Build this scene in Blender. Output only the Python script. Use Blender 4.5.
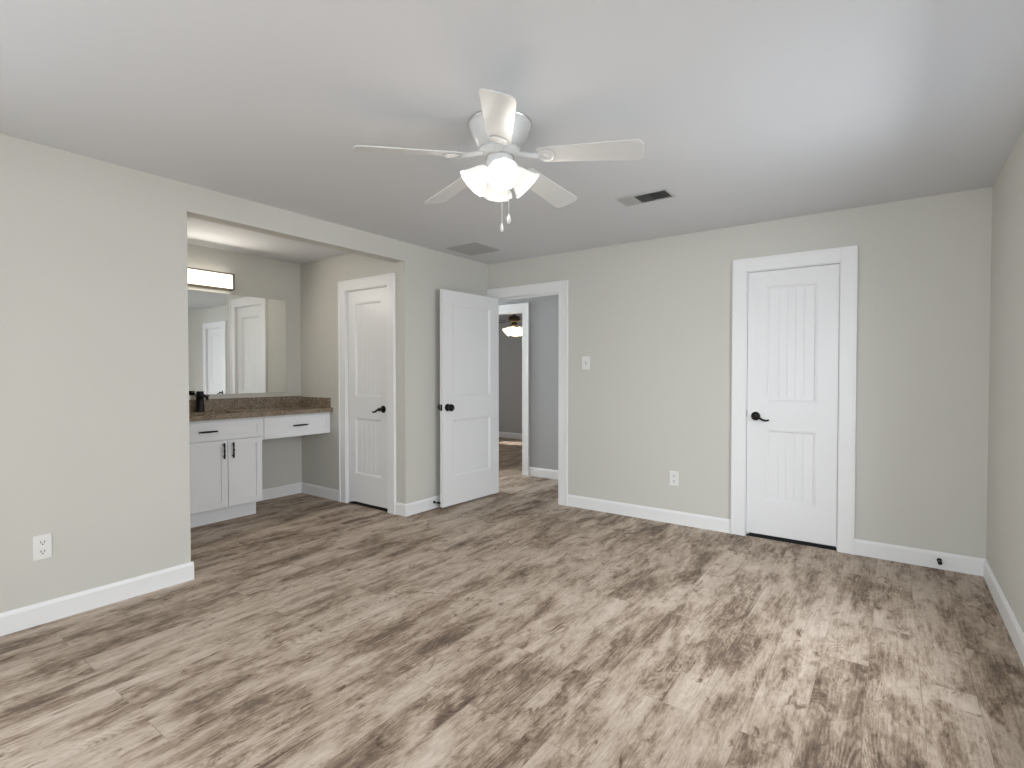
import bpy, bmesh, math, random
from mathutils import Vector, Matrix
random.seed(4)
PI = math.pi
for o in list(bpy.data.objects): bpy.data.objects.remove(o)
C = bpy.context.scene.collection
scene = bpy.context.scene

# ------------------------------------------------------------ camera, world, big lights, exposure
cd = bpy.data.cameras.new('camera'); cam = bpy.data.objects.new('camera', cd); C.objects.link(cam)
cd.sensor_width = 36; cd.lens = 525.446/1024*36; cd.shift_y = -0.0009; cd.clip_start = 0.02
cam.location = (0, 0, 1.28)
cam.rotation_euler = (math.radians(90-1.082), 0, math.radians(35.895))
scene.camera = cam
scene.view_settings.view_transform = 'Standard'; scene.view_settings.look = 'None'
scene.view_settings.gamma = 1; scene.view_settings.use_curve_mapping = False
scene.view_settings.exposure = 0.22

w = bpy.data.worlds.new('world'); scene.world = w; w.use_nodes = True
w.node_tree.nodes['Background'].inputs[0].default_value = (.72, .84, 1, 1)
w.node_tree.nodes['Background'].inputs[1].default_value = 1.0

def area(name, loc, rot, sx, sy, power, col=(1, 1, 1)):
    l = bpy.data.lights.new(name, 'AREA'); l.shape = 'RECTANGLE'; l.size = sx; l.size_y = sy; l.energy = power; l.color = col
    o = bpy.data.objects.new(name, l); C.objects.link(o); o.location = loc; o.rotation_euler = rot; return o
def point(name, loc, power, col, r=.03, parent=None):
    l = bpy.data.lights.new(name, 'POINT'); l.energy = power; l.color = col; l.shadow_soft_size = r
    o = bpy.data.objects.new(name, l); C.objects.link(o); o.location = loc
    if parent: o.parent = parent
    return o
DAY = (.90, .955, 1)
# late low sun from the side the vanity is on, and area fills outside unseen windows placed for their light, plus daylight at the far bedroom window
sl = bpy.data.lights.new('sun', 'SUN'); sl.energy = 9.0; sl.angle = math.radians(.6); sl.color = (1, .985, .965)
so = bpy.data.objects.new('sun', sl); C.objects.link(so)
so.rotation_euler = Vector((.8, .3, -.5)).to_track_quat('-Z', 'Y').to_euler(); so.location = (-12, -6, 6)
area('fill_unseen_side_window', (1.45, 2.15, 1.95), (0, math.radians(70), 0), 2.1, 2.6, 168, DAY)  # fill outside an unseen window, placed to brighten hall door and cabinets
area('fill_added_left_window', (-4.1, -.66, 1.65), (0, math.radians(-72), 0), 1.8, 1.5, 60, DAY)  # added fill outside a made-up window, brightens the right wall
area('fill_unseen_rear_window', (-.85, -2.2, 1.85), (math.radians(64), 0, 0), 2.6, 1.9, 120, DAY)  # fill outside an unseen rear window, shifted to even out the walls
area('daylight_bedroom_window', (-8.4, 6.78, 1.45), (0, -PI/2, 0), 1.1, .5, 22, DAY)
area('fill_added_hall_window', (-6.5, 4.98, 1.5), (0, -PI/2, 0), .9, .5, 100, DAY)  # added fill outside a made-up window, brightens the hall

# ------------------------------------------------------------ room numbers (metres)
H = 2.44; D = 4.4146; XL = -3.5106; XR = .4915; YF = -1.5; T = .12
OY0, OY1, OZ = 1.4545, 3.2304, 2.272        # vanity alcove opening
AX = -5.1237                                # alcove mirror wall
HY = 5.43                                   # hall far wall
FY = 8.36                                   # far bedroom end wall
CX0, CX1 = -.9298, -.3038                   # closet door opening
HX0, HX1 = -3.47, -2.627                    # hall door opening
VX0, VX1 = -4.345, -3.733                   # alcove door opening
BX0, BX1 = -4.56, -3.76                     # far bedroom doorway
DZ = 2.0716

# ------------------------------------------------------------ materials
def mat(name, col, rough=.5, metal=0, emit=None, es=0, spec=None):
    m = bpy.data.materials.new(name); m.use_nodes = True; b = m.node_tree.nodes['Principled BSDF']
    b.inputs['Base Color'].default_value = (*col, 1); b.inputs['Roughness'].default_value = rough; b.inputs['Metallic'].default_value = metal
    if emit: b.inputs['Emission Color'].default_value = (*emit, 1); b.inputs['Emission Strength'].default_value = es
    if spec is not None: b.inputs['Specular IOR Level'].default_value = spec
    return m
def nd(m, t, **k):
    n = m.node_tree.nodes.new(t)
    for a, b in k.items(): setattr(n, a, b)
    return n
def lk(m, a, b): m.node_tree.links.new(a, b)
def bump(m, scale, strength, dist=.001, detail=3):
    tc = nd(m, 'ShaderNodeTexCoord'); n = nd(m, 'ShaderNodeTexNoise'); n.inputs['Scale'].default_value = scale; n.inputs['Detail'].default_value = detail
    lk(m, tc.outputs['Object'], n.inputs['Vector']); bp = nd(m, 'ShaderNodeBump'); bp.inputs['Strength'].default_value = strength; bp.inputs['Distance'].default_value = dist
    lk(m, n.outputs['Fac'], bp.inputs['Height']); lk(m, bp.outputs['Normal'], m.node_tree.nodes['Principled BSDF'].inputs['Normal'])
    return m
def ramp(m, src, stops):
    r = nd(m, 'ShaderNodeValToRGB'); e = r.color_ramp.elements
    e[0].position, e[0].color = stops[0][0], (*stops[0][1], 1); e[1].position, e[1].color = stops[-1][0], (*stops[-1][1], 1)
    for p, c in stops[1:-1]: x = e.new(p); x.color = (*c, 1)
    lk(m, src, r.inputs['Fac']); return r

M = {}
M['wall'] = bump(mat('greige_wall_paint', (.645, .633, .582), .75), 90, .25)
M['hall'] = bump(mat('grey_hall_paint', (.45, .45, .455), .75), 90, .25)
M['ceil'] = bump(mat('ceiling_paint', (.71, .722, .742), .85), 60, .3)
M['trim'] = mat('white_trim_paint', (.875, .875, .875), .38)
M['door'] = bump(mat('white_door_paint', (.855, .855, .86), .36), 40, .05)
M['cab'] = mat('white_cabinet_paint', (.92, .925, .945), .35)
M['black'] = mat('matte_black_metal', (.012, .011, .010), .38, .6)
M['dark'] = mat('gap_shade_black', (.02, .02, .02), .9)  # near-black that stands in for shade below the closed doors
M['duct'] = mat('grey_duct', (.05, .05, .05), .8)
M['plate'] = mat('white_plastic', (.85, .85, .83), .3)
M['slot'] = mat('socket_slots', (.12, .115, .105), .6)
M['steel'] = mat('brushed_steel', (.6, .59, .57), .35, .9)
M['fan'] = mat('white_fan_enamel', (.64, .64, .63), .32)
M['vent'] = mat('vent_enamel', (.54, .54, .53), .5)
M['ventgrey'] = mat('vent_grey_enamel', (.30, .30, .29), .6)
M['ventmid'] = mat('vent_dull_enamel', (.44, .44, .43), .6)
M['bronze'] = mat('bronze_fan_metal', (.10, .07, .045), .4, .6)
M['darkwood'] = mat('dark_blade_wood', (.07, .05, .035), .5)
M['mirror'] = mat('mirror_silver', (.93, .95, .94), .01, 1)
M['brass'] = mat('bronze_lamp_frame', (.20, .165, .12), .4, .8)
M['diffuser'] = mat('lit_diffuser', (1, .98, .92), .4, 0, (1, .94, .82), 1.1)
M['bulb'] = mat('lit_bulb', (1, 1, 1), .4, 0, (1, .93, .82), 1.5)
M['warmbulb'] = mat('lit_warm_bulb', (1, 1, .9), .4, 0, (1, .86, .60), 1.6)
M['rubber'] = mat('black_rubber', (.01, .01, .01), .6)
M['porcelain'] = mat('white_porcelain', (.9, .9, .9), .15)

def shade_mat():
    m = mat('frosted_lit_glass', (.96, .96, .94), .35, 0, (1, .96, .90), .30)
    return m
M['shade'] = shade_mat()
def pane_mat():
    m = bpy.data.materials.new('window_glass'); m.use_nodes = True; nt = m.node_tree; nt.nodes.clear()
    t = nd(m, 'ShaderNodeBsdfTransparent'); g = nd(m, 'ShaderNodeBsdfGlossy'); g.inputs['Roughness'].default_value = .02
    x = nd(m, 'ShaderNodeMixShader'); x.inputs[0].default_value = .06; o = nd(m, 'ShaderNodeOutputMaterial')
    lk(m, t.outputs[0], x.inputs[1]); lk(m, g.outputs[0], x.inputs[2]); lk(m, x.outputs[0], o.inputs[0]); return m
M['glass'] = pane_mat()

def granite():
    m = mat('speckled_brown_granite', (.3, .22, .16), .12); b = m.node_tree.nodes['Principled BSDF']
    tc = nd(m, 'ShaderNodeTexCoord')
    v = nd(m, 'ShaderNodeTexVoronoi'); v.inputs['Scale'].default_value = 190; lk(m, tc.outputs['Object'], v.inputs['Vector'])
    n = nd(m, 'ShaderNodeTexNoise'); n.inputs['Scale'].default_value = 28; n.inputs['Detail'].default_value = 5; lk(m, tc.outputs['Object'], n.inputs['Vector'])
    sep = nd(m, 'ShaderNodeSeparateColor'); lk(m, v.outputs['Color'], sep.inputs[0])
    mx = nd(m, 'ShaderNodeMath', operation='ADD'); lk(m, sep.outputs[0], mx.inputs[0]); lk(m, n.outputs['Fac'], mx.inputs[1])
    sc = nd(m, 'ShaderNodeMath', operation='MULTIPLY'); sc.inputs[1].default_value = .5; lk(m, mx.outputs[0], sc.inputs[0])
    r = ramp(m, sc.outputs[0], [(.22, (.09, .065, .045)), (.42, (.21, .155, .105)), (.58, (.30, .235, .17)), (.78, (.42, .35, .28))])
    lk(m, r.outputs[0], b.inputs['Base Color']); return m
M['granite'] = granite()

def planks():
    m = mat('washed_oak_vinyl_planks', (.4, .35, .3), .5); b = m.node_tree.nodes['Principled BSDF']
    tc = nd(m, 'ShaderNodeTexCoord')
    mp = nd(m, 'ShaderNodeMapping'); mp.inputs['Rotation'].default_value = (0, 0, PI/2); mp.inputs['Location'].default_value = (0.31, 0.07, 0)
    lk(m, tc.outputs['Object'], mp.inputs['Vector'])
    br = nd(m, 'ShaderNodeTexBrick', offset=.37, offset_frequency=2)
    for k, v in (('Scale', 1), ('Mortar Size', .0012), ('Mortar Smooth', .2), ('Bias', 0), ('Brick Width', 1.22), ('Row Height', .178)): br.inputs[k].default_value = v
    br.inputs['Color1'].default_value = (0, 0, 0, 1); br.inputs['Color2'].default_value = (1, 1, 1, 1); br.inputs['Mortar'].default_value = (.5, .5, .5, 1)
    lk(m, mp.outputs[0], br.inputs['Vector'])
    bid = nd(m, 'ShaderNodeSeparateColor'); lk(m, br.outputs['Color'], bid.inputs[0])
    idw = nd(m, 'ShaderNodeMath', operation='MULTIPLY'); idw.inputs[1].default_value = 37; lk(m, bid.outputs[0], idw.inputs[0])
    def noise(sx, sy, detail, rough, dist=0, off=0, useid=True, lac=2.0):
        q = nd(m, 'ShaderNodeMapping'); q.inputs['Scale'].default_value = (sx, sy, 1); q.inputs['Location'].default_value = (off, off*.7, 0); lk(m, tc.outputs['Object'], q.inputs['Vector'])
        n = nd(m, 'ShaderNodeTexNoise', noise_dimensions='4D'); n.inputs['Scale'].default_value = 1; n.inputs['Detail'].default_value = detail; n.inputs['Roughness'].default_value = rough; n.inputs['Distortion'].default_value = dist
        lk(m, q.outputs[0], n.inputs['Vector'])
        if useid: lk(m, idw.outputs[0], n.inputs['W'])
        return n.outputs['Fac']
    base = noise(4.2, 1.4, 3, .5, .4, 0, False)            # broad tone drift over neighbouring planks
    blot = noise(8.5, 2.5, 6, .64, .7)                     # smoky patches within a plank
    midn = noise(34, 11, 7, .76, 1.0, 5)
    grain = noise(120, 6, 3, .6, .3, 3)                    # long fine grain
    fine = noise(210, 45, 2, .5, 0, 9)
    knot = noise(15, 6.5, 3, .6, 1.4, 21)                  # small dark knots
    def mth(op, a, c=None, v=None, clamp=False):
        n = nd(m, 'ShaderNodeMath', operation=op, use_clamp=clamp); lk(m, a, n.inputs[0])
        if c is not None: lk(m, c, n.inputs[1])
        if v is not None: n.inputs[1].default_value = v
        return n.outputs[0]
    ring = mth('SINE', mth('MULTIPLY', noise(5.5, 1.3, 1, .4, .8, 31), v=230.0))     # cathedral grain lines
    ringmask = mth('MULTIPLY', ring, mth('MULTIPLY', mth('SUBTRACT', noise(7, 2.2, 2, .5, 0, 41), v=.5, clamp=True), v=.13))
    s = mth('ADD', mth('MULTIPLY', base, v=.20), mth('MULTIPLY', blot, v=.38))
    s = mth('ADD', s, mth('MULTIPLY', midn, v=.24))
    s = mth('ADD', s, mth('MULTIPLY', grain, v=.13))
    s = mth('ADD', s, mth('MULTIPLY', fine, v=.05))
    s = mth('ADD', s, ringmask)
    s = mth('ADD', s, mth('MULTIPLY', mth('SUBTRACT', bid.outputs[0], v=.5), v=.028))
    r = ramp(m, s, [(.395, (.095, .064, .046)), (.444, (.178, .127, .092)), (.480, (.315, .236, .174)), (.516, (.46, .366, .288)), (.595, (.63, .53, .445))])
    kr = ramp(m, knot, [(.60, (1, 1, 1)), (.70, (.42, .36, .31))])
    mul = nd(m, 'ShaderNodeMix', data_type='RGBA', blend_type='MULTIPLY'); mul.inputs[0].default_value = 1
    lk(m, r.outputs[0], mul.inputs[6]); lk(m, kr.outputs[0], mul.inputs[7])
    seam = nd(m, 'ShaderNodeMix', data_type='RGBA', blend_type='MIX'); seam.inputs[7].default_value = (.12, .095, .075, 1)
    fm = nd(m, 'ShaderNodeMath', operation='MULTIPLY'); fm.inputs[1].default_value = .22; lk(m, br.outputs['Fac'], fm.inputs[0])
    lk(m, fm.outputs[0], seam.inputs[0]); lk(m, mul.outputs[2], seam.inputs[6]); lk(m, seam.outputs[2], b.inputs['Base Color'])
    bp = nd(m, 'ShaderNodeBump'); bp.inputs['Strength'].default_value = .15; bp.inputs['Distance'].default_value = .001; lk(m, s, bp.inputs['Height']); lk(m, bp.outputs[0], b.inputs['Normal'])
    rr = nd(m, 'ShaderNodeMapRange'); rr.inputs['To Min'].default_value = .48; rr.inputs['To Max'].default_value = .62; lk(m, blot, rr.inputs['Value']); lk(m, rr.outputs[0], b.inputs['Roughness'])
    b.inputs['Specular IOR Level'].default_value = .25
    return m
M['floor'] = planks()

# ------------------------------------------------------------ mesh helpers
def obj(name, bm, m, parent=None, smooth=False, loc=None, rot=None, bev=0, seg=2, ang=30):
    me = bpy.data.meshes.new(name)
    bmesh.ops.recalc_face_normals(bm, faces=bm.faces)
    bm.to_mesh(me); bm.free()
    for x in (m if isinstance(m, (list, tuple)) else [m]): me.materials.append(x)
    o = bpy.data.objects.new(name, me); C.objects.link(o)
    if parent: o.parent = parent
    if loc: o.location = loc
    if rot: o.rotation_euler = rot
    if smooth:
        for p in me.polygons: p.use_smooth = True
        md = o.modifiers.new('split', 'EDGE_SPLIT'); md.split_angle = math.radians(ang)
    if bev:
        b = o.modifiers.new('bevel', 'BEVEL'); b.width = bev; b.segments = seg; b.limit_method = 'ANGLE'; b.angle_limit = math.radians(40)
    return o
def box(bm, x0, x1, y0, y1, z0, z1, mi=0):
    v = [bm.verts.new(p) for p in ((x0, y0, z0), (x1, y0, z0), (x1, y1, z0), (x0, y1, z0), (x0, y0, z1), (x1, y0, z1), (x1, y1, z1), (x0, y1, z1))]
    for f in ((0, 3, 2, 1), (4, 5, 6, 7), (0, 1, 5, 4), (1, 2, 6, 5), (2, 3, 7, 6), (3, 0, 4, 7)):
        q = bm.faces.new([v[i] for i in f]); q.material_index = mi
    return v
def BM(*boxes):
    bm = bmesh.new()
    for b in boxes: box(bm, *b)
    return bm
def lathe(bm, prof, seg=48, M4=Matrix.Identity(4), cap=True, wave=None):
    rings = []
    for i, (r, z) in enumerate(prof):
        ring = []
        for k in range(seg):
            a = 2*PI*k/seg; rr = r
            if wave: rr = r*(1+wave[0]*wave[2][i]*math.cos(wave[1]*a))
            ring.append(bm.verts.new(M4 @ Vector((rr*math.cos(a), rr*math.sin(a), z))))
        rings.append(ring)
    for a, b in zip(rings, rings[1:]):
        for k in range(seg): bm.faces.new((a[k], a[(k+1) % seg], b[(k+1) % seg], b[k]))
    if cap:
        bm.faces.new(rings[0][::-1]); bm.faces.new(rings[-1])
def tube(bm, pts, rad, seg=12, flat=1.0):
    pts = [Vector(p) for p in pts]; rad = rad if isinstance(rad, (list, tuple)) else [rad]*len(pts); rings = []
    for i, p in enumerate(pts):
        t = (pts[min(i+1, len(pts)-1)]-pts[max(i-1, 0)]).normalized()
        u = t.cross(Vector((0, 0, 1)));
        if u.length < 1e-3: u = t.cross(Vector((0, 1, 0)))
        u.normalize(); v = t.cross(u)
        rings.append([bm.verts.new(p + u*rad[i]*math.cos(2*PI*k/seg)*flat + v*rad[i]*math.sin(2*PI*k/seg)) for k in range(seg)])
    for a, b in zip(rings, rings[1:]):
        for k in range(seg): bm.faces.new((a[k], a[(k+1) % seg], b[(k+1) % seg], b[k]))
    bm.faces.new(rings[0][::-1]); bm.faces.new(rings[-1])
def thing(name, label, cat, loc=(0, 0, 0), rotz=0, group=None, kind=None):
    o = bpy.data.objects.new(name, None); C.objects.link(o); o.empty_display_size = .1
    o.location = loc; o.rotation_euler = (0, 0, rotz); return tag(o, label, cat, group, kind)
def tag(o, label, cat, group=None, kind=None):
    o['label'] = label; o['category'] = cat
    if group: o['group'] = group
    if kind: o['kind'] = kind
    return o
def struct(name, bm, m, label, cat, **k): return tag(obj(name, bm, m, **k), label, cat, kind='structure')

# ------------------------------------------------------------ shell
XW = -8.2                                            # west side of the far bedroom
plan = ((XL-T, XR+T, YF-T, .6-T), (AX-T, XR+T, .6-T, D), (-6.4, XR+T, D, HY), (XW-.1, XR+T, HY, FY+T))
struct('floor', BM(*[q+(-.1, 0) for q in plan]), M['floor'], 'wood-look plank floor in washed brown and beige running through all rooms', 'floor')
struct('ceiling', BM(*[q+(H, H+.1) for q in plan]), M['ceil'], 'plain pale grey painted ceiling over the empty room', 'ceiling')
e = .0
struct('wall_left', BM((XL-T, XL, YF, -1.30, 0, H), (XL-T, XL, -1.30, -.05, 0, .6), (XL-T, XL, -1.30, -.05, 2.12, H), (XL-T, XL, -.05, OY0, 0, H), (XL-T, XL, OY0, OY1, OZ, H), (XL-T, XL, OY1, D, 0, H)), M['wall'],
       'greige wall with the wide opening to the vanity alcove', 'wall')
struct('wall_back', BM((-6.4, HX0, D, D+T, 0, H), (HX0, HX1, D, D+T, DZ, H), (HX1, CX0, D, D+T, 0, H), (CX0, CX1, D, D+T, DZ, H), (CX1, XR+T, D, D+T, 0, H)),
       M['wall'], 'long greige wall holding the open hall doorway and the closed closet door', 'wall')
SY0, SY1, SZ0, SZ1 = 1.9, 3.18, .6, 2.12
struct('wall_right', BM((XR, XR+T, YF-T, SY0, 0, H), (XR, XR+T, SY1, D, 0, H), (XR, XR+T, SY0, SY1, 0, SZ0), (XR, XR+T, SY0, SY1, SZ1, H)),
       M['wall'], 'greige side wall meeting the closet door wall at the far right corner', 'wall')
RX0, RX1, RZ0, RZ1 = -2.0, .32, .45, 2.15
struct('wall_front', BM((XL-T, RX0, YF-T, YF, 0, H), (RX1, XR, YF-T, YF, 0, H), (RX0, RX1, YF-T, YF, 0, RZ0), (RX0, RX1, YF-T, YF, RZ1, H)),
       M['wall'], 'greige window wall opposite the closet door wall', 'wall')
struct('wall_alcove', BM((AX-T, AX, .6, D, 0, H)), M['wall'], 'greige alcove wall behind the vanity and its mirror', 'wall')
struct('wall_alcove_end', BM((AX, XL-T, .6-T, .6, 0, H)), M['wall'], 'greige end wall of the vanity alcove away from its door', 'wall')
struct('wall_alcove_side', BM((AX, VX0, OY1, OY1+T, 0, H), (VX0, VX1, OY1, OY1+T, DZ+.01, H), (VX1, XL-T, OY1, OY1+T, 0, H)), M['wall'],
       'greige alcove wall holding the narrow door beside the vanity', 'wall')
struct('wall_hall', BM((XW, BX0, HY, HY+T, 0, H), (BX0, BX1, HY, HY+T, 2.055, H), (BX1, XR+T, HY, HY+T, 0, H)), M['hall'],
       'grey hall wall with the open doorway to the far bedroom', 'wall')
struct('wall_hall_end', BM((-6.4, -6.4+T, D+T, D+T+.20, 0, H), (-6.4, -6.4+T, D+T+.20, HY-.18, 0, 1.0), (-6.4, -6.4+T, D+T+.20, HY-.18, 2.0, H), (-6.4, -6.4+T, HY-.18, HY, 0, H)), M['hall'], 'grey end wall of the hall with a small added window', 'wall')
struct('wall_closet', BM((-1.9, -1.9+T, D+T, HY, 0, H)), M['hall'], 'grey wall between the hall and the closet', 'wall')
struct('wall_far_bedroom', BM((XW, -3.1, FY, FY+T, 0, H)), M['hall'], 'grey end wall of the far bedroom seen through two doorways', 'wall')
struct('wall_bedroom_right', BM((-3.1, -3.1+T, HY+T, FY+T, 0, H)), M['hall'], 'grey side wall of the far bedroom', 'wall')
BW = (6.50, 7.06, .9, 2.0)
struct('wall_bedroom_left', BM((XW-.1, XW, HY, BW[0], 0, H), (XW-.1, XW, BW[1], FY+T, 0, H), (XW-.1, XW, BW[0], BW[1], 0, BW[2]), (XW-.1, XW, BW[0], BW[1], BW[3], H)), M['hall'],
       'grey window wall of the far bedroom', 'wall')

def window(n, axis, pos, a0, a1, z0, z1, label, th=T):
    w_ = .045
    def B(p0, p1, q0, q1, r0, r1): return (p0, p1, q0, q1, r0, r1) if axis == 'x' else (q0, q1, p0, p1, r0, r1)
    c0, c1 = pos+th*.3, pos+th*.7; am = (a0+a1)/2; zm = (z0+z1)/2
    fr = BM(B(c0, c1, a0, a0+w_, z0, z1), B(c0, c1, a1-w_, a1, z0, z1), B(c0, c1, a0+w_, a1-w_, z1-w_, z1), B(c0, c1, a0+w_, a1-w_, z0, z0+w_), B(c0+.005, c1-.005, a0+w_, a1-w_, zm-.02, zm+.02))
    f = struct('window_%d' % n, fr, M['trim'], label, 'window')
    obj('window_pane', BM(B(pos+th*.5-.002, pos+th*.5+.002, a0+w_, a1-w_, z0+w_, zm-.02), B(pos+th*.5-.002, pos+th*.5+.002, a0+w_, a1-w_, zm+.02, z1-w_)), M['glass'], f)
window(1, 'x', XR, SY0, SY1, SZ0, SZ1, 'unseen white framed window in the side wall, placed for its light')  # unseen window, narrowed and placed to steer light onto door and alcove
window(2, 'y', YF-T, RX0, RX1, RZ0, RZ1, 'unseen wide white framed window opposite the closet, placed for its light')  # unseen window, moved right so less light falls on the left wall
window(3, 'x', XW-.1, BW[0], BW[1], BW[2], BW[3], 'white framed window in the far bedroom', .1)
window(5, 'x', XL-T, -1.30, -.05, .6, 2.12, 'added unseen white framed window in the left wall, there to light the right wall')  # added window, unseen, lets fill and sun reach the right side
window(4, 'x', -6.4, D+T+.20, HY-.18, 1.0, 2.0, 'added unseen small white framed window, there to light the hall')  # added window, unseen, only there as a source for the hall

# baseboards
BH, BT = .110, .013
def baseboard(name, segs, label, m=None):
    bm = bmesh.new()
    for (ax, p, s, a0, a1) in segs:      # ax: wall normal axis, p: face, s: side the board sticks out to
        prof = [(0, 0), (BT, 0), (BT, BH-.018), (BT*.55, BH-.004), (BT*.3, BH), (0, BH)]
        rings = []
        for a in (a0, a1):
            rings.append([bm.verts.new((p+s*d, a, z) if ax == 'x' else (a, p+s*d, z)) for d, z in prof])
        n = len(prof)
        for k in range(n): bm.faces.new((rings[0][k], rings[0][(k+1) % n], rings[1][(k+1) % n], rings[1][k]))
        bm.faces.new(rings[0]); bm.faces.new(rings[1][::-1])
    return struct(name, bm, m or M['trim'], label, 'baseboard')
CW = .1
baseboard('baseboard_left', [('x', XL, 1, YF, OY0+BT), ('y', OY0, 1, XL-T, XL)], 'white baseboard along the left wall below the double outlet, ending at the alcove')
baseboard('baseboard_pier', [('x', XL, 1, OY1-BT, D-.02), ('y', OY1, -1, VX1+CW, XL)], 'short white baseboard wrapping the wall pier behind the open hall door')
baseboard('baseboard_back', [('y', D, -1, HX1+CW, CX0-CW)], 'white baseboard between the hall doorway and the closet door')
baseboard('baseboard_corner', [('y', D, -1, CX1+CW, XR)], 'white baseboard from the closet door to the right corner')
baseboard('baseboard_right', [('x', XR, -1, YF, D-BT)], 'white baseboard along the right wall')
baseboard('baseboard_front', [('y', YF, 1, XL+BT, XR-BT)], 'white baseboard below the window wall')
baseboard('baseboard_alcove', [('x', AX, 1, .6, 1.59), ('x', AX, 1, 2.52, OY1)], 'white baseboard under the vanity drawer at the alcove wall')
baseboard('baseboard_alcove_side', [('y', OY1, -1, AX+BT, VX0-CW)], 'white baseboard from the alcove corner to the narrow door')
baseboard('baseboard_hall', [('y', HY, -1, BX1+CW, -1.9)], 'white baseboard on the grey hall wall right of the bedroom doorway')
baseboard('baseboard_far_bedroom', [('y', FY, -1, XW, -3.1)], 'white baseboard on the far bedroom end wall')

# door casings: flat board with an outer back band and a thin inner bead, plus the jamb lining
def casing(n, x0, x1, y, top, lw, label, side=-1, lining=True, deep=T, stop=None, ctop=None):
    """opening x0..x1 in a wall facing -y at y"""
    t = .018; ct = (ctop or top+CW)
    bm = bmesh.new()
    for s in ('l', 'r'):
        if s == 'l': a0, a1, i0 = x0-lw, x0, x0-.014
        else: a0, a1, i0 = x1, x1+CW, x1
        box(bm, a0, a1, y-t, y, 0, ct if True else top)
        o0 = a0 if s == 'l' else a1-.016
        box(bm, o0, o0+.016, y-t-.007, y-t+.001, 0, ct)
    box(bm, x0, x1, y-t, y, top, ct); box(bm, x0-lw+.016, x1+CW-.016, y-t-.007, y-t+.001, ct-.016, ct)
    c = struct('trim_%d' % n, bm, M['trim'], label, 'door casing', bev=.002)
    if lining:
        j = .006
        bm = BM((x0, x0+j, y-.004, y+deep+.004, 0, top-j), (x1-j, x1, y-.004, y+deep+.004, 0, top-j), (x0, x1, y-.004, y+deep+.004, top-j, top))
        sd = stop
        if sd is not None:
            box(bm, x0+j, x0+j+.01, y+sd, y+sd+.03, 0, top-j); box(bm, x1-j-.01, x1-j, y+sd, y+sd+.03, 0, top-j); box(bm, x0+j, x1-j, y+sd, y+sd+.03, top-j-.01, top-j)
        obj('jamb', bm, M['trim'], c)
    return c
casing(1, HX0, HX1, D, DZ, abs(XL-HX0), 'white casing around the open hall doorway', stop=.045)
casing(2, CX0, CX1, D, DZ, CW, 'white casing around the closed closet door on the long wall', stop=.052)
casing(3, VX0, VX1, OY1, DZ+.01, CW, 'white casing around the narrow door in the alcove', stop=.052)
casing(4, BX0, BX1, HY, 2.055, CW, 'white casing around the far bedroom doorway in the hall')

# ------------------------------------------------------------ panelled doors
def panel_door(wd, ht, th, panels, planks_n=5, gd=.0025):
    """slab x 0..wd, y 0..th (face at y=0 looks to -y), z 0..ht, moulded panels with upright planks on both faces"""
    bm = bmesh.new()
    PR = [(0, 0), (.003, .003), (.010, .003), (.020, .0115), (.030, .0120)]
    for side in (0, 1):
        def P(x, d, z): return (x, d if side == 0 else th-d, z)
        x0, x1 = panels[0][0], panels[0][1]
        zs = [0]
        for p in panels: zs += [p[2], p[3]]
        zs.append(ht)
        def quad(a, b, c, d): bm.faces.new([bm.verts.new(P(*q)) for q in (a, b, c, d)])
        quad((0, 0, 0), (x0, 0, 0), (x0, 0, ht), (0, 0, ht)); quad((x1, 0, 0), (wd, 0, 0), (wd, 0, ht), (x1, 0, ht))
        for k in range(0, len(zs), 2): quad((x0, 0, zs[k]), (x1, 0, zs[k]), (x1, 0, zs[k+1]), (x0, 0, zs[k+1]))
        for (a, b, c, d) in panels:
            prev = None
            for off, dep in PR:
                r = [bm.verts.new(P(*q)) for q in ((a+off, dep, c+off), (b-off, dep, c+off), (b-off, dep, d-off), (a+off, dep, d-off))]
                if prev:
                    for k in range(4): bm.faces.new((prev[k], prev[(k+1) % 4], r[(k+1) % 4], r[k]))
                prev = r
            off, dep = PR[-1]; fx0, fx1, fz0, fz1 = a+off, b-off, c+off, d-off
            # planks: raised back a little, with V grooves between
            xs = [(fx0, dep)]; g = .004; pw = (fx1-fx0)/planks_n
            for k in range(1, planks_n): xc = fx0+k*pw; xs += [(xc-g, dep-.001), (xc, dep-.001+gd), (xc+g, dep-.001)]
            xs.append((fx1, dep))
            for (xa, da), (xb, db) in zip(xs, xs[1:]): quad((xa, da, fz0), (xb, db, fz0), (xb, db, fz1), (xa, da, fz1))
    for q in (((0, 0, 0), (0, th, 0), (0, th, ht), (0, 0, ht)), ((wd, 0, 0), (wd, th, 0), (wd, th, ht), (wd, 0, ht)), ((0, 0, 0), (wd, 0, 0), (wd, th, 0), (0, th, 0)), ((0, 0, ht), (wd, 0, ht), (wd, th, ht), (0, th, ht))):
        bm.faces.new([bm.verts.new(p) for p in q])
    bmesh.ops.remove_doubles(bm, verts=bm.verts, dist=1e-5)
    return bm
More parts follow.
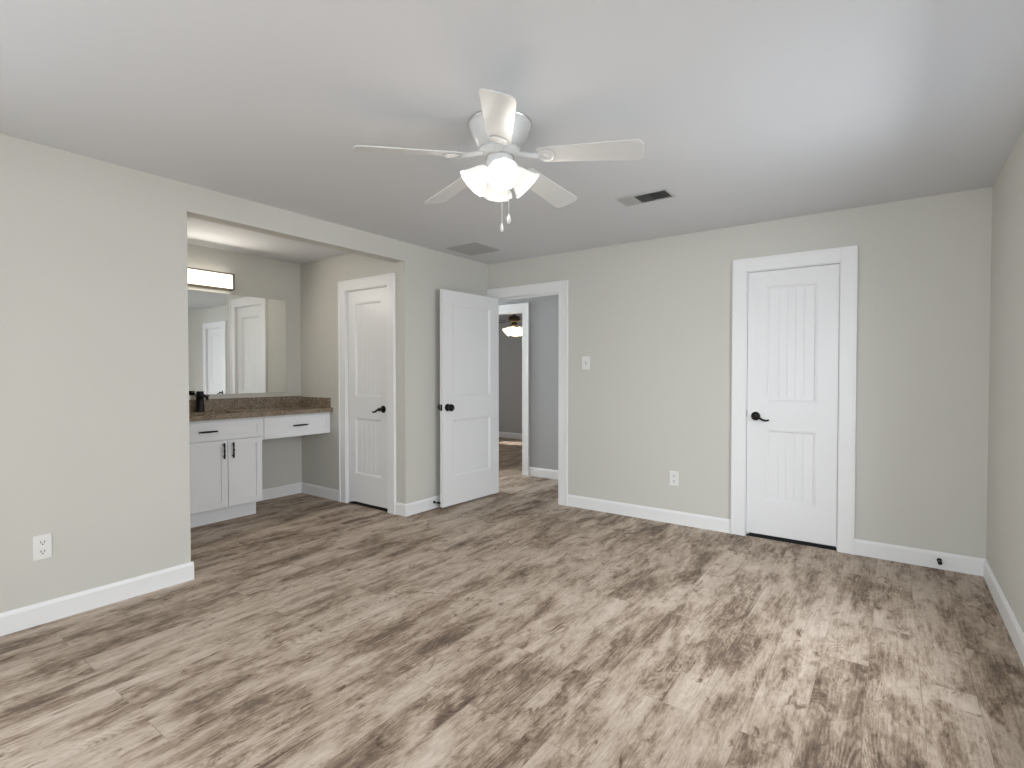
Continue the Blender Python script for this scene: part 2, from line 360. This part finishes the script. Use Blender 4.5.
def lever(parent, x, z, yface, dirx, sign=-1):
    """rosette and lever handle standing out from y=yface towards sign"""
    bm = bmesh.new(); s = sign
    R = Matrix.Translation((x, yface, z)) @ Matrix.Rotation(PI/2 if s < 0 else -PI/2, 4, 'X')
    lathe(bm, [(.033, -.001), (.034, .004), (.031, .009), (.022, .013), (.013, .016), (.011, .034), (.0165, .040), (.0165, .052), (.009, .058)], 24, R)
    d = dirx; y = yface+s*.048
    tube(bm, [(x, y, z), (x+d*.02, y, z-.001), (x+d*.04, y+s*.004, z-.014), (x+d*.06, y+s*.006, z-.025), (x+d*.08, y+s*.004, z-.029), (x+d*.096, y, z-.026), (x+d*.103, y-s*.004, z-.022)],
         [.011, .010, .009, .0085, .008, .007, .004], 12, .8)
    return obj('door_handle', bm, M['black'], parent, smooth=True)
g_ = .003; SH = DZ-.006-g_-.028
def closed_door(n, x0, x1, y, label, hx, hd, top, pn):
    wd = x1-x0-.012-2*g_; r = thing('door_%d' % n, label, 'door', (x0+.006+g_, y+.012, .028), kind='structure')
    ht = top-.006-g_-.028
    obj('door_slab', panel_door(wd, ht, .035, [(pn[0], wd-pn[0], .27, .82), (pn[0], wd-pn[0], 1.03, ht-.115)]), M['door'], r)
    lever(r, hx, .918, 0, hd)
    return r
for x0, x1, yy in ((CX0, CX1, D), (VX0, VX1, OY1)):  # added dark strips in place of the black shade under closed doors
    tag(obj('trim_%d' % (5 if yy == D else 6), BM((x0+.006, x1-.006, yy+.010, yy+.110, 0, .004)), M['dark']), 'added dark strip standing in for the shade under the closed closet door' if yy == D else 'added dark strip standing in for the shade under the narrow alcove door', 'shade strip', kind='structure')
d2 = closed_door(2, CX0, CX1, D, 'closed white two-panel closet door on the long wall', .062, 1, DZ, (.135,))
obj('latch_plate', BM((-.0035, -.0005, -.004, .008, .91, .965)), M['black'], d2)
closed_door(3, VX0, VX1, OY1, 'narrow closed white two-panel door inside the vanity alcove', .612-.032-.062, -1, DZ+.01, (.105,))
# the open hall door, hinged at the left jamb and swung back beside the wall pier
HW_ = .81
d1 = thing('door_1', 'open white two-panel hall door swung back towards the wall pier', 'door', (-3.352, D-.022, .022), math.radians(-92.8), kind='structure')
# local x runs from the hinge to the free edge; the face seen from the room is on local +y
obj('door_slab', panel_door(HW_, SH+.004, .035, [(.13, HW_-.13, .27, .82), (.13, HW_-.13, 1.03, SH-.115)], 4, .0012), M['door'], d1, loc=(0, -.035, 0))
for s_ in (1, -1):
    y0 = 0 if s_ > 0 else -.035; bm = bmesh.new()
    lathe(bm, [(.034, -.001), (.035, .004), (.031, .010), (.016, .014), (.0145, .026), (.024, .032), (.032, .042), (.034, .054), (.029, .066), (.014, .072)], 28,
          Matrix.Translation((HW_-.062, y0, .935)) @ Matrix.Rotation(-PI/2 if s_ > 0 else PI/2, 4, 'X'))
    obj('door_knob', bm, M['black'], d1, smooth=True, ang=50)
obj('latch_plate', BM((HW_-.001, HW_+.0015, -.030, -.005, .905, .965)), M['black'], d1)
for z in (.25, 1.0, 1.78):
    bm = bmesh.new(); lathe(bm, [(.006, z-.045), (.006, z+.045)], 12, Matrix.Translation((-.006, -.032, 0))); obj('hinge', bm, M['black'], d1, smooth=True)

# door stops on the baseboards
def door_stop(loc, rz, label):
    t = thing('door_stop', label, 'door stop', loc, rz, 'door stops on the baseboards')
    R = Matrix.Rotation(PI/2, 4, 'X')
    bm = bmesh.new(); lathe(bm, [(.014, 0), (.013, .004), (.006, .010), (.0055, .052), (.0075, .054)], 16, R); obj('rod', bm, M['black'], t, smooth=True)
    bm = bmesh.new(); lathe(bm, [(.0115, .053), (.0125, .058), (.012, .070), (.008, .076)], 16, R); obj('rubber_tip', bm, M['rubber'], t, smooth=True)
door_stop((.262, D-BT, .058), 0, 'small black door stop on the baseboard right of the closet door')
door_stop((XL+BT, 3.575, .062), math.radians(90), 'small black door stop on the baseboard behind the open hall door')

# ------------------------------------------------------------ outlets and switch (local: plate in xz facing -y)
def plate_bm(wd, ht, t=.006):
    bm = BM((-wd/2, wd/2, -t, 0, -ht/2, ht/2)); return bm
def outlet(loc, rz, label, pw=.078, ph=.122):
    t = thing('wall_outlet', label, 'outlet', loc, rz, 'wall outlets')
    obj('cover_plate', plate_bm(pw, ph), M['plate'], t, bev=.002)
    for z in (-.0235, .0235):
        bm = bmesh.new()
        lathe(bm, [(.0165, .0055), (.0165, .0085)], 24, Matrix.Translation((0, 0, z)) @ Matrix.Rotation(PI/2, 4, 'X'))
        f = obj('receptacle', bm, M['plate'], t)
        b = BM((-.0085, -.0055, -.0095, -.0080, z-.002, z+.009), (.0055, .0085, -.0095, -.0080, z-.002, z+.009))
        lathe(b, [(.0035, .008), (.0035, .0095)], 12, Matrix.Translation((0, 0, z-.0085)) @ Matrix.Rotation(PI/2, 4, 'X'))
        obj('socket_slots', b, M['slot'], f)
    return t
outlet((XL, .755, .392), PI/2, 'white double outlet low on the wall beside the vanity alcove', .074, .124)
outlet((-1.492, D, .386), 0, 'white outlet low on the wall between hall doorway and closet door')
sw = thing('light_switch', 'white toggle light switch on the wall right of the hall doorway', 'light switch', (-2.335, D, 1.375))
obj('cover_plate', plate_bm(.082, .125), M['plate'], sw, bev=.002)
tg = BM((-.006, .006, -.0075, -.005, -.013, .013)); 
obj('toggle_slot', tg, M['ventgrey'], sw); b = bmesh.new(); box(b, -.004, .004, -.018, -.006, -.001, .008); obj('toggle', b, M['plate'], sw, bev=.001)

# ------------------------------------------------------------ ceiling vents
def vent(x0, x1, y0, y1, label, m, zones, fr=.022):
    t = thing('ceiling_vent', label, 'ceiling vent', ((x0+x1)/2, (y0+y1)/2, H), 0)
    a, b = (x1-x0)/2, (y1-y0)/2
    bm = BM((-a, -a+fr, -b, b, -.008, 0), (a-fr, a, -b, b, -.008, 0), (-a+fr, a-fr, -b, -b+fr, -.008, 0), (-a+fr, a-fr, b-fr, b, -.008, 0))
    obj('vent_frame', bm, m, t, bev=.003)
    obj('duct_back', BM((-a+fr*.5, a-fr*.5, -b+fr*.5, b-fr*.5, -.0015, -.0005)), M['duct'], t)
    for (u0, u1, v0, v1, ax, n, tilt, mm) in zones:      # slats inside the frame
        bm = bmesh.new()
        for k in range(n):
            if ax == 'y':       # slat runs along y, spaced in x
                c = u0+(k+.5)*(u1-u0)/n; wv = (u1-u0)/n*.9
                dx, dz = wv/2*math.cos(tilt), wv/2*math.sin(tilt)
                q = [(c-dx, v0, -.0075-dz), (c+dx, v0, -.0075+dz), (c+dx, v1, -.0075+dz), (c-dx, v1, -.0075-dz)]
            else:
                c = v0+(k+.5)*(v1-v0)/n; wv = (v1-v0)/n*.9
                dy, dz = wv/2*math.cos(tilt), wv/2*math.sin(tilt)
                q = [(u0, c-dy, -.0075-dz), (u0, c+dy, -.0075+dz), (u1, c+dy, -.0075+dz), (u1, c-dy, -.0075-dz)]
            lo = [bm.verts.new(p) for p in q]; hi = [bm.verts.new((p[0], p[1], p[2]+.0012)) for p in q]
            bm.faces.new(lo); bm.faces.new(hi[::-1])
            for j in range(4): bm.faces.new((lo[j], lo[(j+1) % 4], hi[(j+1) % 4], hi[j]))
        obj('louvres', bm, mm, t)
    return t
a_, b_ = .175, .095; f_ = .02
third = (2*a_-2*f_)/3
vent(-1.505, -1.155, 3.245, 3.435, 'narrow rectangular air register in the ceiling near the closet door', M['vent'],
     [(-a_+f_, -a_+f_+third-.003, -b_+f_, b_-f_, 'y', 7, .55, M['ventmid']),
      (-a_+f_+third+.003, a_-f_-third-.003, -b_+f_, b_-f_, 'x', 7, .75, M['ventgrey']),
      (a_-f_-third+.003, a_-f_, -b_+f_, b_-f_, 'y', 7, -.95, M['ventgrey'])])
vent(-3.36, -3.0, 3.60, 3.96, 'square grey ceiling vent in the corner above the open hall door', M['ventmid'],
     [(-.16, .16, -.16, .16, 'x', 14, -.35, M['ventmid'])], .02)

# ------------------------------------------------------------ ceiling fans
def blade_bm(r0, r1, w0, w1, th, m4):
    """paddle with rounded outer corners, in the local frame m4: x outwards, y across"""
    bm = bmesh.new(); n = 8; cr = .035
    out = [(r0, -w0/2+.012), (r0+.012, -w0/2)]
    out += [(r1-cr+cr*math.sin(a), -w1/2+cr-cr*math.cos(a)) for a in [PI/2*k/n for k in range(n+1)]]
    out += [(r1-cr+cr*math.cos(a), w1/2-cr+cr*math.sin(a)) for a in [PI/2*k/n for k in range(n+1)]]
    out += [(r0+.012, w0/2), (r0, w0/2-.012)]
    lo = [bm.verts.new(m4 @ Vector((x, y, -th/2))) for x, y in out]; hi = [bm.verts.new(m4 @ Vector((x, y, th/2))) for x, y in out]
    bm.faces.new(lo[::-1]); bm.faces.new(hi)
    for k in range(len(out)): j = (k+1) % len(out); bm.faces.new((lo[k], lo[j], hi[j], hi[k]))
    return bm
def shade_obj(t, a, tilt, rr, zr, prof, ma, bulbm, power, col, sc=1.0, name='lamp_shade'):
    # socket frame: z axis points out of the shade mouth
    R = Matrix.Translation((rr*math.cos(a), rr*math.sin(a), zr)) @ Matrix.Rotation(a, 4, 'Z') @ Matrix.Rotation(PI-tilt, 4, 'Y')
    bm = bmesh.new()
    n = len(prof); lathe(bm, [(r*sc, z*sc) for r, z in prof], 40, R, cap=False, wave=(.035, 10, [0]*(n-3)+[.3, .7, 1]))
    s = obj(name, bm, ma, t, smooth=True, ang=60)
    sd = s.modifiers.new('thick', 'SOLIDIFY'); sd.thickness = .003*sc
    bm = bmesh.new(); lathe(bm, [(.006*sc, .0), (.013*sc, .008*sc), (.013*sc, .02*sc), (.022*sc, .035*sc), (.026*sc, .052*sc), (.022*sc, .068*sc), (.010*sc, .077*sc)], 20, R)
    obj('bulb', bm, bulbm, s, smooth=True, ang=80)
    if power:
        point('lamp_light', R @ Vector((0, 0, prof[-1][1]*sc+.015)), power, col, .035, t)
    return s

FX, FYY = -1.495, 1.9695
fan = thing('ceiling_fan', 'white five-blade ceiling fan with a lit cluster of frosted glass shades', 'ceiling fan', (FX, FYY, H))
bm = bmesh.new(); lathe(bm, [(.146, 0), (.147, -.012), (.142, -.016), (.137, -.030), (.128, -.062), (.114, -.092), (.100, -.112), (.094, -.120)], 56); obj('motor_housing', bm, M['fan'], fan, smooth=True, ang=40)
bm = bmesh.new(); lathe(bm, [(.149, -.001), (.151, -.006), (.149, -.011)], 56, cap=True); obj('housing_rim', bm, M['steel'], fan, smooth=True)
bm = bmesh.new(); lathe(bm, [(.088, -.119), (.104, -.124), (.108, -.134), (.100, -.146), (.060, -.152)], 56); obj('motor_flange', bm, M['fan'], fan, smooth=True, ang=40)
bm = bmesh.new(); lathe(bm, [(.068, -.150), (.068, -.156)], 40); obj('switch_ring', bm, M['steel'], fan, smooth=True)
bm = bmesh.new(); lathe(bm, [(.060, -.155), (.062, -.180), (.056, -.205), (.040, -.222), (.030, -.250), (.020, -.262), (.008, -.268)], 40); lk_ = obj('light_kit', bm, M['fan'], fan, smooth=True, ang=50)
ZB = 2.244-H
for k in range(5):
    a = math.radians(234.6-72*k)
    base = Matrix.Rotation(a, 4, 'Z') @ Matrix.Translation((0, 0, ZB+.046)) @ Matrix.Rotation(math.radians(4.2), 4, 'Y') @ Matrix.Rotation(math.radians(-13.5), 4, 'X')
    bl = obj('blade', blade_bm(.185, .655, .105, .138, .006, base), M['fan'], fan, bev=.0015)
    # blade iron: neck from the flange, flaring into a round medallion under the blade
    am = bmesh.new(); Rz = Matrix.Rotation(a, 4, 'Z')
    pts = [(.085, 0, -.142), (.120, 0, -.152), (.150, 0, -.164), (.190, 0, ZB+.027)]
    tube(am, [Rz @ Vector(p) for p in pts], [.012, .011, .011, .013], 12, 1.5)
    lathe(am, [(.040, -.004), (.041, -.009), (.034, -.012), (.030, -.009), (.016, -.009), (.012, -.013)], 28, base @ Matrix.Translation((.225, 0, 0)))
    obj('blade_arm', am, M['fan'], fan, smooth=True, ang=50)
SP = [(.020, 0), (.028, .006), (.036, .020), (.045, .045), (.055, .070), (.064, .088), (.072, .100)]
to_cam = math.atan2(-FYY, -FX)
for k in range(4):
    a = to_cam+math.radians(6)+k*PI/2
    hold = bmesh.new(); R = Matrix.Rotation(a, 4, 'Z')
    tube(hold, [R @ Vector((.03, 0, -.215)), R @ Vector((.055, 0, -.208)), R @ Vector((.076, 0, -.218))], [.010, .010, .017], 12)
    obj('shade_holder', hold, M['fan'], fan, smooth=True)
    shade_obj(fan, a, math.radians(45), .062, -.212, SP, M['shade'], M['bulb'], .75, (1, .95, .87), 1.0)
# pull chains
for (dx, dy, z0, z1, sc) in ((.069, -.025, -.265, -.450, 1), (.004, .010, -.265, -.470, .7)):
    bm = bmesh.new(); n = int((z0-z1)/.008)
    tube(bm, [(dx, dy, z0), (dx, dy, z1)], .0012, 6)
    for i in range(n): 
        bmesh.ops.create_icosphere(bm, subdivisions=1, radius=.0022, matrix=Matrix.Translation((dx, dy, z0-i*.008)))
    ch = obj('pull_chain', bm, M['steel'], fan)
    bm = bmesh.new(); lathe(bm, [(.002*sc, .012), (.006*sc, .006), (.010*sc, -.008), (.0105*sc, -.016), (.006*sc, -.026), (.002*sc, -.029)], 16, Matrix.Translation((dx, dy, z1))); obj('fob', bm, M['fan'], ch, smooth=True, ang=70)
bm = bmesh.new(); lathe(bm, [(.014, -.225), (.016, -.268), (.010, -.280)], 20, Matrix.Translation((.069, -.025, 0))); obj('chain_switch', bm, M['steel'], fan, smooth=True)

# fan in the far bedroom
f2 = thing('ceiling_fan', 'dark bronze ceiling fan with glowing lights in the far bedroom', 'ceiling fan', (-5.02, 7.0, H))
bm = bmesh.new(); lathe(bm, [(.065, 0), (.062, -.02), (.03, -.05), (.013, -.055), (.013, -.20), (.03, -.215)], 24); obj('downrod', bm, M['bronze'], f2, smooth=True)
bm = bmesh.new(); lathe(bm, [(.03, -.21), (.085, -.235), (.10, -.27), (.085, -.31), (.05, -.33), (.05, -.38), (.03, -.41)], 32); obj('motor_housing', bm, M['bronze'], f2, smooth=True)
for k in range(5):
    a = math.radians(200+72*k); base = Matrix.Rotation(a, 4, 'Z') @ Matrix.Translation((0, 0, -.325)) @ Matrix.Rotation(math.radians(-12), 4, 'X')
    obj('blade', blade_bm(.15, .62, .10, .13, .006, base), M['darkwood'], f2)
for k in range(4):
    shade_obj(f2, math.radians(20+90*k), math.radians(50), .06, -.42, SP, M['warmbulb'], M['warmbulb'], 1.6, (1, .85, .62), 1.15)

# ------------------------------------------------------------ vanity
VX = -4.60                                     # face of the cabinet fronts
VY0, VY1 = 1.60, 2.512
cab = thing('vanity_cabinet', 'white shaker vanity base cabinet under the granite top', 'cabinet', ((AX+VX)/2, (VY0+VY1)/2, 0))
cx, cy = (AX+VX)/2, (VY0+VY1)/2
def L(x0, x1, y0, y1, z0, z1): return (x0-cx, x1-cx, y0-cy, y1-cy, z0, z1)
obj('cabinet_body', BM(L(AX, VX-.02, VY0, VY0+.018, .125, .889), L(AX, VX-.02, VY1-.018, VY1, .125, .889), L(AX, AX+.012, VY0+.018, VY1-.018, .125, .889), L(AX+.012, VX-.02, VY0+.018, VY1-.018, .125, .143), L(VX-.045, VX-.02, VY0+.018, VY1-.018, .143, .889), L(AX, VX-.085, VY0, VY1-.018, 0, .126)), M['cab'], cab, bev=.001)
def shaker(y0, y1, z0, z1, ox, oy, rail=.055, xf=VX):
    """front facing +x: frame with a recessed flat panel"""
    bm = bmesh.new(); t = .02; x0, x1 = xf-t-ox, xf-ox
    def B(a, b, c, d, e_, f): box(bm, a, b, c-oy, d-oy, e_, f)
    B(x0, x1, y0, y0+rail, z0, z1); B(x0, x1, y1-rail, y1, z0, z1); B(x0, x1, y0+rail, y1-rail, z1-rail, z1); B(x0, x1, y0+rail, y1-rail, z0, z0+rail)
    B(x0, x1-.009, y0+rail, y1-rail, z0+rail, z1-rail)
    return bm
def pull(parent, x, y, z, ln, vert):
    bm = bmesh.new(); h = ln/2; k = .75*h
    if vert:
        tube(bm, [(x+.028, y, z-h), (x+.030, y, z-h*.5), (x+.031, y, z), (x+.030, y, z+h*.5), (x+.028, y, z+h)], [.0060, .0078, .0088, .0078, .0060], 10)
        for s in (-k, k): tube(bm, [(x, y, z+s), (x+.03, y, z+s)], .0048, 8)
    else:
        tube(bm, [(x+.028, y-h, z), (x+.030, y-h*.5, z), (x+.031, y, z), (x+.030, y+h*.5, z), (x+.028, y+h, z)], [.0060, .0078, .0088, .0078, .0060], 10)
        for s in (-k, k): tube(bm, [(x, y+s, z), (x+.03, y+s, z)], .0048, 8)
    return obj('handle', bm, M['black'], parent, smooth=True)
G = .003
dr = obj('drawer', shaker(VY0+G, VY1-G, .715, .872, cx, cy, .042), M['cab'], cab, bev=.0012)
pull(dr, VX-cx, 2.04-cy, .793, .15, False)
dw = (VY1-VY0)/3
for k in range(3):
    y0, y1 = VY0+k*dw+G/2+.001, VY0+(k+1)*dw-G/2-.001
    dd = obj('door', shaker(y0, y1, .135, .708, cx, cy, .052), M['cab'], cab, bev=.0012)
    hy = y1-.038 if k == 1 else y0+.034
    pull(dd, VX-cx, hy-cy, .62, .135, True)
# desk drawer unit
desk = thing('vanity_drawer_unit', 'white single-drawer apron hanging over the knee space of the vanity', 'drawer unit', (cx, 2.872, .676))
dcy = 2.872
obj('drawer_box', BM((AX-cx, VX-.02-cx, VY1+.002-dcy, OY1-.001-dcy, .0, .213)), M['cab'], desk, bev=.001)
bm = shaker(2.534, 3.222, .681, .872, cx, dcy, .042); bmesh.ops.translate(bm, verts=bm.verts, vec=(0, 0, -.676))
dr = obj('drawer', bm, M['cab'], desk, bev=.0012)
pull(dr, VX-cx, 2.878-dcy, .785-.676, .15, False)
# granite top with an undermount basin, back and side splash
ct = thing('countertop', 'brown speckled granite vanity top with matching backsplash', 'countertop', (AX, 2.39, .889))
def Lc(x0, x1, y0, y1, z0, z1): return (x0-AX, x1-AX, y0-2.39, y1-2.39, z0-.889, z1-.889)
KX0, KX1, KY0, KY1 = -4.98, -4.68, 1.94, 2.38
obj('slab', BM(Lc(AX+.001, KX0, 1.58, OY1-.001, .890, .932), Lc(KX1, VX+.032, 1.58, OY1-.001, .890, .932), Lc(KX0, KX1, 1.58, KY0, .890, .932), Lc(KX0, KX1, KY1, OY1-.001, .890, .932)), M['granite'], ct)
obj('backsplash', BM(Lc(AX+.001, AX+.021, 1.58, OY1-.001, .932, 1.040), Lc(AX+.021, VX-.002, OY1-.021, OY1-.001, .932, 1.030)), M['granite'], ct, bev=.0015)
bm = bmesh.new(); prof = [(1.0, .0), (.97, -.04), (.85, -.10), (.5, -.13), (.1, -.135)]; rings = []
for s, z in prof: rings.append([bm.verts.new(((KX0+KX1)/2-AX+math.copysign(abs(math.cos(2*PI*k/32))**.6, math.cos(2*PI*k/32))*s*.16, (KY0+KY1)/2-2.39+math.copysign(abs(math.sin(2*PI*k/32))**.6, math.sin(2*PI*k/32))*s*.225, z+.001)) for k in range(32)])
for p, q in zip(rings, rings[1:]):
    for k in range(32): bm.faces.new((p[k], p[(k+1) % 32], q[(k+1) % 32], q[k]))
bm.faces.new(rings[-1]); obj('basin', bm, M['porcelain'], ct, smooth=True)
# faucet
fc = thing('faucet', 'black single-hole faucet with lever beside the mirror', 'faucet', (-5.03, 2.175, .9325))
bm = bmesh.new(); lathe(bm, [(.040, 0), (.040, .006), (.035, .012), (.033, .05), (.030, .165), (.028, .185)], 28); obj('faucet_body', bm, M['black'], fc, smooth=True)
bm = bmesh.new(); tube(bm, [(.0, 0, .125), (.05, 0, .142), (.10, 0, .146), (.135, 0, .132), (.142, 0, .112)], [.015, .014, .013, .012, .011], 14); obj('spout', bm, M['black'], fc, smooth=True)
bm = bmesh.new(); tube(bm, [(.0, .0, .150), (.005, .03, .152), (.01, .075, .142)], [.010, .008, .007], 12); obj('handle', bm, M['black'], fc, smooth=True)
bm = bmesh.new(); lathe(bm, [(.024, 0), (.024, .004), (.0, .006)], 16); bm.free()
# mirror
mi = tag(obj('wall_mirror', BM((0, .006, -.86, .86, -.4735, .4735)), M['mirror'], None, loc=(AX, 2.20, 1.5565), bev=.0), 'large frameless mirror on the alcove wall above the granite backsplash', 'mirror')
obj('mirror_edge', BM((.0, .0065, -.8625, -.860, -.476, .476), (.0, .0065, .860, .8625, -.476, .476), (.0, .0065, -.86, .86, .4735, .476), (.0, .0065, -.86, .86, -.476, -.4735)), M['steel'], mi)
# vanity light
vl = thing('vanity_light', 'lit bar light with a white diffuser and bronze frame above the mirror', 'wall light', (AX, 2.122, 2.14))
hl, hh, dp = .380, .077, .075
obj('back_plate', BM((0, .012, -hl, hl, -hh, hh)), M['brass'], vl)
bt = .015
obj('frame', BM((.012, dp, -hl, -hl+bt, -hh, hh), (.012, dp, hl-bt, hl, -hh, hh), (dp-.012, dp, -hl+bt, hl-bt, hh-.010, hh), (dp-.012, dp, -hl+bt, hl-bt, -hh, -hh+.010)), M['brass'], vl)
obj('diffuser', BM((.012, dp-.002, -hl+bt, hl-bt, -hh+.011, hh-.011)), M['diffuser'], vl, bev=.004)
area('vanity_lamp_light', (AX+dp+.01, 2.12, 2.14), (0, math.radians(-68), 0), .13, .72, 8.5, (1, .92, .80))
area('vanity_lamp_uplight', (AX+.045, 2.12, 2.14+hh+.004), (PI, 0, 0), .05, .72, .12, (1, .92, .80))
area('vanity_lamp_downlight', (AX+.045, 2.12, 2.14-hh-.004), (0, 0, 0), .05, .72, .25, (1, .92, .80))
